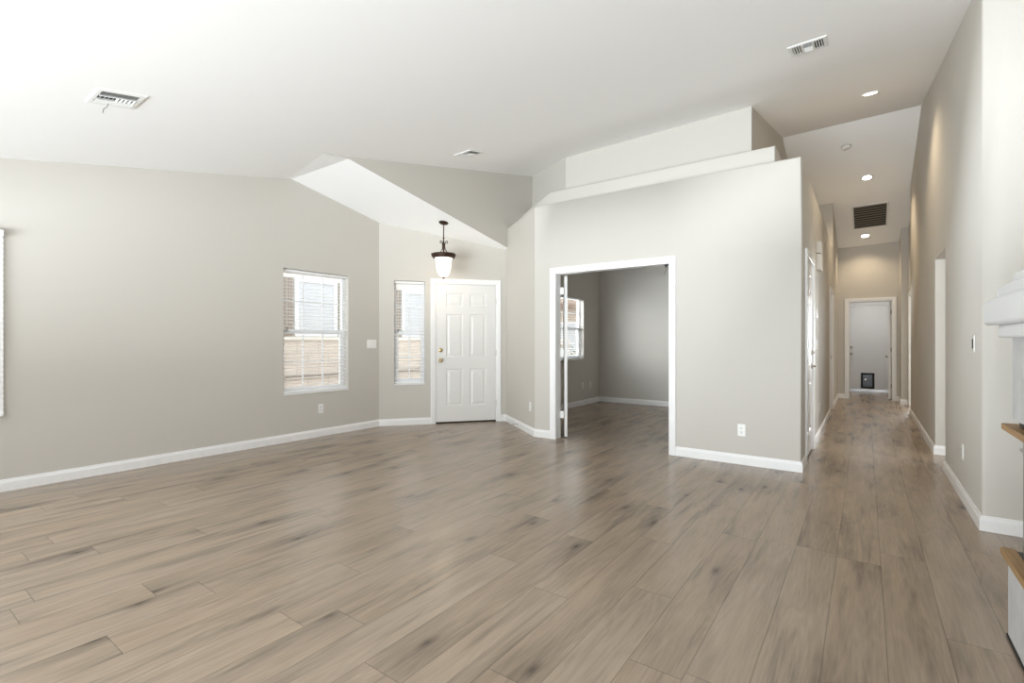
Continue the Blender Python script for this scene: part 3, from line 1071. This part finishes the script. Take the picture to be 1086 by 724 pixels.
blind('white blind at left picture edge, only its end showing', *LW, (W0[0] - 0.1, W0[1] + 0.1, 0.60, 2.085), d0=-0.058, dw=0.05, tilt=58, wand=False, outside=True)
blind('white slatted blind seen in the den through the doorway', (-4.34, 5.95), (-4.34, 9.17), WD, wand=False)
for t in [o for o in COL.objects if o.name.startswith('window_blind')]:
    del t['group']
# reveal sills
def sill(name, P, Q, hole):
    f, L, t, n = wall_frame(P, Q)
    mb = MB(f)
    mb.box(hole[0] - 0.0, -0.012, hole[2] - 0.016, hole[1] + 0.0, 0.09, hole[2] + 0.003, 0.004)
    struct(mb.build(name, M['trim']))
sill('trim_8', *LW, W1)
sill('trim_9', ENT_P, ENT_Q, W2)
sill('trim_10', (-4.34, 5.95), (-4.34, 9.17), WD)

# ================================================================== PENDANT LAMP
PX, PY = -4.653, 4.863
PZ = zB(PX, PY)
t = thing('pendant_lamp', 'bronze pendant lamp with lit frosted glass bell hanging before front door', 'lamp', (PX, PY, PZ))
mb = MB()
mb.lathe([(0.0, 0.0), (0.062, 0.0), (0.066, -0.006), (0.058, -0.016), (0.036, -0.026), (0.014, -0.034), (0.0, -0.036)], 28)
cn = mb.build('canopy', M['bronze'], t, smooth=True)
cn.rotation_euler = (math.atan(-0.195), 0, 0)
def zz(y):      # photo row -> local z below the canopy
    return 1.2 + (362 - y) / 78.0 - PZ
mb = MB()
mb.tube([(0, 0, -0.03), (0, 0, zz(252))], 0.0055, 10)
for k in range(9):
    z = -0.05 - k * 0.021
    mb.tube([(0.0, -0.006, z), (0.0, 0.006, z)], 0.0075, 8)
mb.build('rod', M['bronze'], t, smooth=True)
mb = MB()
mb.lathe([(0.0, zz(250)), (0.008, zz(250.5)), (0.012, zz(252.5)), (0.007, zz(254)), (0.011, zz(257)), (0.020, zz(259)), (0.022, zz(262)), (0.014, zz(264)), (0.010, zz(268)), (0.016, zz(269.5)), (0.0, zz(270))], 20)
mb.build('stem', M['bronze'], t, smooth=True)
for k in range(3):
    a = R(20 + 120 * k)
    ca, sa = math.cos(a), math.sin(a)
    pts = [(0.012, zz(263)), (0.016, zz(260.5)), (0.022, zz(258))]
    for q in range(11):
        th = R(190 - 300 * q / 10)
        rad = 0.021 * (1 - 0.045 * q)
        pts.append((0.044 + rad * math.cos(th), zz(257.2) + rad * math.sin(th)))
    low = [(0.020, zz(259.5)), (0.018, zz(262)), (0.026, zz(264.5)), (0.044, zz(267)), (0.075, zz(269)), (0.13, zz(270.5))]
    mb = MB()
    mb.tube([(r * ca, r * sa, z) for r, z in pts], 0.0058, 8)
    mb.tube([(r * ca, r * sa, z) for r, z in low], 0.0052, 8)
    mb.build('arm', M['bronze'], t, smooth=True)
for k in range(3):
    a = R(-35 + 120 * k)
    ca, sa = math.cos(a), math.sin(a)
    mb = MB()
    mb.tube([(r * ca, r * sa, z) for r, z in [(0.150, zz(272)), (0.172, zz(271)), (0.176, zz(269)), (0.168, zz(267.7)), (0.160, zz(268.4))]], 0.005, 8)
    mb.build('scroll_clip', M['bronze'], t, smooth=True)
mb = MB()
mb.lathe([(0.118, zz(270.6)), (0.160, zz(269.2)), (0.166, zz(270)), (0.163, zz(271.5)), (0.146, zz(273.6)), (0.126, zz(273.9)), (0.118, zz(273.2)), (0.118, zz(270.6))], 40, caps=False)
mb.build('ring', M['bronze'], t, smooth=True)
mb = MB()
prof = [(0.124, 272.5), (0.124, 273.6), (0.114, 274.6), (0.106, 277), (0.103, 280), (0.100, 283), (0.093, 286.5), (0.080, 289.5), (0.060, 292), (0.034, 293.6), (0.0, 294)]
mb.lathe([(r, zz(y)) for r, y in prof], 40, caps=False)
mb.build('lamp_shade', M['shade'], t, smooth=True)
mb = MB()
mb.lathe([(0.0, zz(293.4)), (0.030, zz(293.8)), (0.030, zz(294.3)), (0.014, zz(294.8)), (0.010, zz(295.6)), (0.0, zz(296))], 20)
mb.build('finial', M['bronze'], t, smooth=True)
pl = bpy.data.lights.new('pendant_bulb', 'POINT')
pl.energy = 3.0
pl.color = (1.0, 0.82, 0.58)
pl.shadow_soft_size = 0.08
po = bpy.data.objects.new('pendant_bulb', pl)
COL.objects.link(po)
po.location = (PX, PY, 1.2 + (362 - 303) / 78.0)

# ================================================================== CEILING FITTINGS
def on_plane(fn, x, y, yaw=0.0, sx=0.0237, sy=0.198):
    """matrix lying under a sloped ceiling: local z points down out of the ceiling"""
    n = Vector((sx, sy, -1)).normalized()          # downwards normal
    xa = Vector((1, 0, sx)).normalized()
    ya = n.cross(xa)
    m = Matrix(((xa.x, ya.x, n.x, x), (xa.y, ya.y, n.y, y), (xa.z, ya.z, n.z, fn(x, y)), (0, 0, 0, 1)))
    return m @ Matrix.Rotation(yaw, 4, 'Z')

def vent(label, x, y, s=0.13, cord=False):
    t = thing('ceiling_vent', label, 'air vent', mtx=on_plane(zA, x, y), group='white ceiling air registers')
    mb = MB()
    o, i = s, s - 0.030
    prof = [(0.0, 0.0), (0.0, 0.004), (0.006, 0.009), (0.026, 0.010), (0.030, 0.004), (0.030, 0.0)]
    mb.sweep([(-o, -o), (o, -o), (o, o), (-o, o)], prof, closed=True)
    mb.build('frame', M['ventwhite'], t)
    mb = MB(); mb.box(-i - .002, -i - .002, 0.0005, i + .002, i + .002, 0.002); mb.build('duct_shade_sheet', M['ventdark'], t)  # solid black sheet painting the duct's shade behind the louvers
    def bank(name, cells, along):
        mb = MB()
        for (c, p0, p1, ang) in cells:
            hw = 0.0050
            ca, sa = math.cos(R(ang)) * hw, math.sin(R(ang)) * hw
            th = 0.0006
            loop = [(-ca, 0.006 - sa), (ca, 0.006 + sa), (ca, 0.006 + sa + .0012), (-ca, 0.006 - sa + .0012)]
            if along == 'y':
                A = [mb.vert((c + a, p0, max(0.0025, b + .004))) for a, b in loop]; B = [mb.vert((c + a, p1, max(0.0025, b + .004))) for a, b in loop]
            else:
                A = [mb.vert((p0, c + a, max(0.0025, b + .004))) for a, b in loop]; B = [mb.vert((p1, c + a, max(0.0025, b + .004))) for a, b in loop]
            for k in range(4):
                mb.face([A[k], A[(k + 1) % 4], B[(k + 1) % 4], B[k]])
            mb.face(A[::-1]); mb.face(B)
        return mb.build(name, M['ventwhite'], t)
    w3 = i * 2 / 3
    bank('left_louvers', [(-i + w3 * (k + .5) / 4, -i, i, -32) for k in range(4)], 'y')
    bank('right_louvers', [(i - w3 * (k + .5) / 4, -i, i, 32) for k in range(4)], 'y')
    n = 9
    bank('middle_louvers', [(-i + 2 * i * (k + .5) / n, -w3 / 2 + .004, w3 / 2 - .004, -32 if k < n / 2 else 32) for k in range(n)], 'x')
    mb = MB(); mb.box(-w3 / 2 - .003, -i, 0.002, -w3 / 2 + .003, i, 0.013); mb.box(w3 / 2 - .003, -i, 0.002, w3 / 2 + .003, i, 0.013); mb.build('divider', M['ventwhite'], t)
    if cord:
        mb = MB(); mb.tube([(-0.09, 0.02, 0.008), (-0.098, 0.03, 0.03), (-0.10, 0.05, 0.045), (-0.10, 0.06, 0.07)], 0.0022, 8); mb.build('damper_lever', M['grille'], t, smooth=True)
    return t
vent('white ceiling air vent at far left above the living room', -3.90, 1.068, cord=True)
vent('white ceiling air vent above the corner near the entry soffit', -3.80, 4.405)
vent('white ceiling air vent at upper right before the hall lights', -0.367, 4.489)
for t in [o for o in COL.objects if o.name.startswith('ceiling_vent')]:
    del t['group']

def downlight(label, fn, x, y, sy, power):
    t = thing('recessed_light', label, 'ceiling light', mtx=on_plane(fn, x, y, 0, 0.0237, sy))
    mb = MB()
    mb.lathe([(0.062, 0.0), (0.094, 0.0), (0.095, 0.004), (0.088, 0.008), (0.070, 0.006), (0.062, 0.002), (0.062, 0.0)], 36, caps=False)
    mb.build('trim_ring', M['ventwhite'], t, smooth=True)
    mb = MB()
    mb.lathe([(0.0, 0.0035), (0.064, 0.003), (0.066, 0.001), (0.0, 0.0005)], 32)
    mb.build('lens', M['lens'], t, smooth=True)
    d = bpy.data.lights.new('downlight_beam', 'SPOT')
    d.energy = power
    d.color = (1.0, 0.80, 0.55)
    d.spot_size = R(125)
    d.spot_blend = 0.8
    d.shadow_soft_size = 0.06
    o = bpy.data.objects.new('downlight_beam', d)
    COL.objects.link(o)
    o.location = (x, y, fn(x, y) - 0.03)
    return t
downlight('lit recessed ceiling light nearest the living room', zA, 0.043, 6.86, 0.198, 55)
downlight('lit recessed ceiling light between smoke detector and return grille', zC, 0.018, 9.955, -0.27, 66)
downlight('lit recessed ceiling light beyond the return grille at hall end', zC, -0.008, 12.1, -0.27, 32)

t = thing('smoke_detector', 'round pale smoke detector on the sloped hall ceiling', 'smoke detector', mtx=on_plane(zC, -0.238, 8.98, 0, 0.0237, -0.27))
mb = MB(); mb.lathe([(0.0, 0.0), (0.066, 0.0), (0.066, 0.010), (0.062, 0.014), (0.0, 0.014)], 32); mb.build('base', M['warm_grey'], t, smooth=True)
mb = MB(); mb.lathe([(0.056, 0.014), (0.058, 0.028), (0.048, 0.036), (0.0, 0.038)], 32, caps=False); mb.build('cover', M['plastic'], t, smooth=True)

t = thing('return_air_grille', 'large dark slatted return air grille on hall ceiling', 'air grille', mtx=on_plane(zC, 0.065, 11.3, 0, 0.0237, -0.27))
mb = MB()
gx, gy = 0.275, 0.47
mb.sweep([(-gx, -gy), (gx, -gy), (gx, gy), (-gx, gy)], [(0, 0), (0, 0.006), (0.004, 0.010), (0.028, 0.010), (0.032, 0.004), (0.032, 0)], closed=True)
mb.build('frame', M['ventwhite'], t)
mb = MB(); mb.box(-gx + .03, -gy + .03, 0.0005, gx - .03, gy - .03, 0.002); mb.build('duct_shade_sheet', M['rubber'], t)  # black sheet standing in for the shade behind the slats
mb = MB()
for k in range(10):
    c = -gy + 0.06 + (2 * gy - 0.12) * k / 9
    loop = [(-0.014, 0.0125), (0.010, 0.003), (0.010, 0.0045), (-0.014, 0.014)]
    A = [mb.vert((-gx + .03, c + a, b)) for a, b in loop]; B = [mb.vert((gx - .03, c + a, b)) for a, b in loop]
    for j in range(4):
        mb.face([A[j], A[(j + 1) % 4], B[(j + 1) % 4], B[j]])
    mb.face(A[::-1]); mb.face(B)
mb.build('slats', M['grille'], t)

# ================================================================== WALL FITTINGS
def plate_mb(w, h):
    mb = MB(); mb.box(-w, -0.006, -h, w, 0.0005, h, 0.003); return mb
def outlet(label, P, Q, uu, z):
    t = thing('wall_outlet', label, 'power outlet', mtx=wall_mtx(P, Q, uu, z))
    plate_mb(0.036, 0.059).build('plate', M['plastic'], t)
    for s in (-1, 1):
        mb = MB(lambda a, b, c: (a, -b, c))
        g = lambda a, b, c: (a, -c, b + s * 0.020)
        mb.f = g
        mb.lathe([(0.0165, 0.0055), (0.0165, 0.0085), (0.0, 0.0085)], 20)
        r = mb.build('receptacle', M['plastic'], t)
        mb = MB()
        for xx in (-0.006, 0.006):
            mb.box(xx - .0013, -0.0095, s * 0.020 - .002, xx + .0013, -0.0083, s * 0.020 + .007)
        mb.tube([(0, -0.0082, s * .020 - .008), (0, -0.0095, s * .020 - .008)], 0.0028, 8)
        mb.build('slots', M['dark'], r)
    return t
o1 = outlet('white power outlet low on left wall under the window', *LW, 3.62 + 1.3, 0.352)
MW = (DIA_Q, (-0.48, 5.2))
HLW = ((-0.48, 5.2), (-0.48, 12.55))
HRW = ((0.6, YE), (0.6, 4.28))
DNW = ((-4.34, 5.95), (-4.34, 9.17))
clone(o1, 'white power outlet low on main wall right of the doorway', wall_mtx(*MW, -0.983 - DIA_Q[0], 0.334))
clone(o1, 'nearer white power outlet on den wall under its window', wall_mtx(*DNW, 8.30 - 5.95, 0.372))
clone(o1, 'farther white power outlet on den wall by the corner', wall_mtx(*DNW, 8.617 - 5.95, 0.357))
clone(o1, 'white power outlet low on right hall wall beside the opening', wall_mtx(*HRW, YE - 5.017, 0.363))
clone(o1, 'white power outlet low on left hall wall past closet door', wall_mtx(*HLW, u(7.39), 0.355))
clone(o1, 'pale power outlet on the narrow diagonal wall by front door', wall_mtx(ENT_Q, DIA_Q, 1.11, 0.358))

def rocker(label, P, Q, uu, z, n=1, dark=False, name='light_switch'):
    t = thing(name, label, 'light switch', mtx=wall_mtx(P, Q, uu, z))
    w = 0.036 + 0.023 * (n - 1)
    plate_mb(w, 0.059).build('plate', M['plastic'], t)
    for k in range(n):
        cx = (k - (n - 1) / 2) * 0.046
        hwk = 0.007 if dark else 0.0165
        mb = MB(); mb.box(cx - hwk, -0.0105, -0.033, cx + hwk, -0.004, 0.033, 0.002)
        mb.build('rocker', M['dark'] if dark else M['plastic'], t)
    return t
rocker('wide white multi rocker light switch on left wall by corner', *LW, 4.41 + 1.3, 1.166, n=3)
t = rocker('white wall switch with dark slider on right hall wall', *HRW, YE - 4.56, 1.185, n=1, dark=True)
rocker('white light switch on left hall wall below the thermostat', *HLW, u(6.88), 1.166, n=1)

t = thing('thermostat', 'small grey thermostat on left hall wall past closet door', 'thermostat', mtx=wall_mtx(*HLW, u(6.715), 1.52))
mb = MB(); mb.box(-0.06, -0.022, -0.055, 0.06, 0.0005, 0.055, 0.006); mb.build('body', M['plastic'], t)
mb = MB(); mb.box(-0.045, -0.0235, -0.02, 0.045, -0.0215, 0.035, 0.001); mb.build('screen', M['greymetal'], t)
t = thing('door_chime', 'white two box door chime high on left hall wall', 'door chime', mtx=wall_mtx(*HLW, u(7.0), 2.06))
mb = MB(); mb.box(-0.10, -0.055, 0.0, 0.10, 0.0005, 0.19, 0.008); mb.build('lower_box', M['cream_plastic'], t)
mb = MB(); mb.box(-0.10, -0.055, 0.20, 0.10, 0.0005, 0.34, 0.008); mb.build('upper_box', M['cream_plastic'], t)

# spring door stop on the diagonal baseboard
t = thing('door_stop', 'small spring door stop on diagonal wall baseboard', 'door stop', mtx=wall_mtx(ENT_Q, DIA_Q, 0.62, 0.05, -0.014))
mb = MB(); mb.f = lambda a, b, c: (a, -c, b); mb.lathe([(0.011, 0), (0.011, 0.006), (0.006, 0.008), (0.0, 0.008)], 14); mb.build('base', M['nickel'], t, smooth=True)
mb = MB()
mb.tube([(0.005 * math.cos(k * 0.8), -0.008 - 0.05 * k / 70, 0.005 * math.sin(k * 0.8)) for k in range(71)], 0.0014, 6)
mb.build('spring', M['nickel'], t, smooth=True)
mb = MB(); mb.f = lambda a, b, c: (a, -c, b); mb.lathe([(0.007, 0.057), (0.008, 0.06), (0.008, 0.068), (0.0, 0.070)], 14); mb.build('tip', M['rubber'], t, smooth=True)

# ================================================================== FIREPLACE
t = thing('fireplace', 'pale stone fireplace with stepped mantel and oak edging at right', 'fireplace', (0.47, 2.8, 0))
# local: x to the right (into the wall), y negative towards the camera side; face plane x = 0
Y0, Y1, X1 = -1.55, 0.0, 0.775
mb = MB(); mb.box(0.0, Y0, 0.0, X1, Y1, 0.30, 0.002); mb.build('hearth_box', M['concrete'], t)
mb = MB(); mb.box(-0.004, Y0, 0.0, X1, Y1 + 0.004, 0.012); mb.build('floor_joint', M['gap'], t)
mb = MB(); mb.box(-0.006, Y0, 0.30, 0.042, Y1 + 0.11, 0.328, 0.004); mb.build('hearth_edging', M['oak'], t)
mb = MB(); mb.box(0.042, Y0, 0.30, X1, Y1 + 0.09, 0.325); mb.build('firebox_floor', M['blackmetal'], t)
mb = MB()
for (xx, yy) in ((0.044, 0.0), (0.044, Y0 + .06)):
    mb.box(xx, yy - .03, 0.325, xx + .02, yy, 0.835)
mb.box(0.044, Y0 + .06, 0.325, 0.064, Y1, 0.345)
mb.box(0.044, Y0 + .06, 0.815, 0.064, Y1, 0.835)
mb.box(0.082, Y1 - .03, 0.328, X1 - .03, Y1 - .01, 0.345)
mb.build('firebox_frame', M['greymetal'], t)
mb = MB(); mb.box(0.052, Y0 + .07, 0.345, 0.056, Y1 - .03, 0.815); mb.box(0.082, Y1 - .022, 0.345, X1 - .03, Y1 - .018, 0.815); mb.build('firebox_glass', M['fireglass'], t)
mb = MB(); mb.box(X1 - .03, Y0, 0.325, X1, Y1, 0.84); mb.box(0.11, Y0, 0.325, X1 - .03, Y0 + .03, 0.84); mb.build('firebox_back', M['blackmetal'], t)
mb = MB(); mb.tube([(0.038, Y1 - .005, 0.765), (0.038, Y0 + .1, 0.765)], 0.006, 10); mb.build('screen_rail', M['alum'], t, smooth=True)
mb = MB(); mb.box(-0.004, Y0, 0.83, 0.14, Y1 + 0.10, 0.856, 0.004); mb.box(0.14, Y0, 0.835, X1, Y1 + .08, 0.853); mb.build('lintel_edging', M['oak'], t)
mb = MB(); mb.box(0.03, Y0 + .02, 0.856, X1 - .02, Y1 - 0.02, 0.886); mb.build('shadow_band', M['blackmetal'], t)  # black fill paints the shade of the gap above the oak
mb = MB(); mb.box(0.012, Y0, 0.886, X1, Y1 - 0.004, 1.225, 0.002); mb.build('tile_panel', M['concrete'], t)
mt = MB()
def slab(o, z0, z1, b):
    mt.box(-o, Y0 - o, z0, X1, Y1 + o, z1, b, 3)
slab(0.066, 1.268, 1.372, 0.014)
mn = mt.build('mantel', M['mantel'], t)
for (nm, o, z0, z1, b) in (('lower_molding', 0.027, 1.215, 1.268, 0.012), ('upper_molding', 0.030, 1.372, 1.425, 0.010), ('shelf', -0.012, 1.425, 1.475, 0.008)):
    mt = MB()
    slab(o, z0, z1, b)
    mt.build(nm, M['mantel'], mn)

# ================================================================== OUTSIDE
mb = MB(); mb.box(-22, -6, -0.35, -6.05, 30, -0.2); mb.box(-6.05, 15.25, -0.35, 4.4, 30, -0.2); struct(mb.build('ground', M['dirt']))
t = thing('block_wall', 'tan block garden wall outside the left windows', 'garden wall', (-7.9, 4.0, -0.2))
mb = MB(); mb.box(-0.1, -9, 0.0, 0.1, 10, 1.42); mb.build('wall_body', M['block'], t)
mb = MB(); mb.box(-0.13, -9, 1.42, 0.13, 10, 1.48, 0.01); mb.build('cap_course', M['stucco'], t)
mb = MB(); mb.box(0.1, -9, 0.77, 0.15, 10, 0.83, 0.01); mb.build('ledge_course', M['shutter'], t)
t = thing('neighbor_house', 'white stucco house beyond the garden wall outside windows', 'house', (-11.0, 6.18, -0.2))
mb = MB(); mb.box(-4, -8, 0.0, 0, 9, 4.6); hb = mb.build('facade', M['stucco'], t)
mb = MB(); mb.prism([(-4.3, -8.3), (0.35, -8.3), (0.35, 9.3), (-4.3, 9.3)], 4.6, lambda x, y: 4.75 + (0.0 if x > 0 else 1.2)); mb.build('roof', M['rooftile'], t)
for y in (-3.2, 0.3, 3.6):
    mb = MB(); mb.box(-0.02, y, 1.55, 0.03, y + 1.0, 2.85); w = mb.build('window', M['houseglass'], t)
    mb = MB(); mb.sweep([(y, 1.55), (y + 1.0, 1.55), (y + 1.0, 2.85), (y, 2.85)], [(-0.08, 0.0), (-0.08, 0.05), (0.02, 0.05), (0.02, 0.0)], closed=True)
    for v in mb.bm.verts:
        v.co = Vector((v.co.z + 0.01, v.co.x, v.co.y))
    mb.build('window_frame', M['vinyl'], w)
    for s in (-0.42, 1.12):
        mb = MB(); mb.box(0.0, y + s, 1.5, 0.045, y + s + 0.3, 2.9, 0.004); mb.build('shutter', M['shutter'], t)
t = thing('garden_shrub', 'low olive shrub outside the den window', 'shrub', (-6.15, 11.3, -0.2))
mb = MB()
for k in range(900):
    a, b = rng.uniform(0, 6.28), rng.uniform(-0.2, 1.2)
    r = rng.uniform(0.3, 0.95)
    c = Vector((r * math.cos(a) * math.cos(b), r * math.sin(a) * math.cos(b) * 1.6, 0.5 + 0.9 * r * math.sin(b)))
    d = Vector((rng.uniform(-1, 1), rng.uniform(-1, 1), rng.uniform(-.3, 1))).normalized() * 0.09
    e = d.cross(Vector((rng.uniform(-1, 1), rng.uniform(-1, 1), 1))).normalized() * 0.03
    vs = [mb.vert(c), mb.vert(c + d * .5 + e), mb.vert(c + d), mb.vert(c + d * .5 - e)]
    mb.face(vs)
mb.build('foliage', M['greenery'], t)
mb = MB(); mb.tube([(0, 0, 0), (0.02, 0.0, 0.3), (0.0, 0.03, 0.6)], [0.04, 0.03, 0.01]); mb.build('stem', M['shutter'], t)

t = thing('neighbor_house', 'cream house with tan roof far outside the den window', 'house', (-10.6, 19.4, -0.2), (0, 0, R(29)))
mb = MB(); mb.box(-6, 0, 0, 6, 5, 2.9); mb.build('facade', M['cream'], t)
mb = MB(); mb.prism([(-6.4, -0.5), (6.4, -0.5), (6.4, 5.4), (-6.4, 5.4)], 2.9, lambda x, y: 3.05 + (0 if y < 0 else 1.6)); mb.build('roof', M['rooftile'], t)
for x in (-3.4, -0.6, 2.2):
    mb = MB(); mb.box(x, -0.03, 0.9, x + 1.1, 0.02, 2.2); w = mb.build('window', M['houseglass'], t)
    mb = MB(lambda a, b, c: (a, -c - 0.01, b)); mb.sweep([(x, 0.9), (x + 1.1, 0.9), (x + 1.1, 2.2), (x, 2.2)], [(-0.08, 0.0), (-0.08, 0.05), (0.02, 0.05), (0.02, 0.0)], closed=True); mb.build('window_frame', M['vinyl'], w)
# laundry ceiling lamp (lights the room behind the hall door)
t = thing('laundry_ceiling_light', 'flush white ceiling light in the laundry beyond the hall', 'ceiling light', (0.1, 13.55, 2.4))
mb = MB(); mb.lathe([(0.0, 0.0), (0.16, 0.0), (0.165, -0.02), (0.0, -0.02)], 32); mb.build('base', M['ventwhite'], t, smooth=True)
mb = MB(); mb.lathe([(0.15, -0.02), (0.14, -0.05), (0.09, -0.08), (0.0, -0.095)], 32, caps=False); mb.build('diffuser', M['lens'], t, smooth=True)
area('laundry_lamp_light', (0.1, 13.55, 2.29), (0.1, 13.55, 0), 0.28, 0.28, 5, (0.95, 0.97, 1.0))
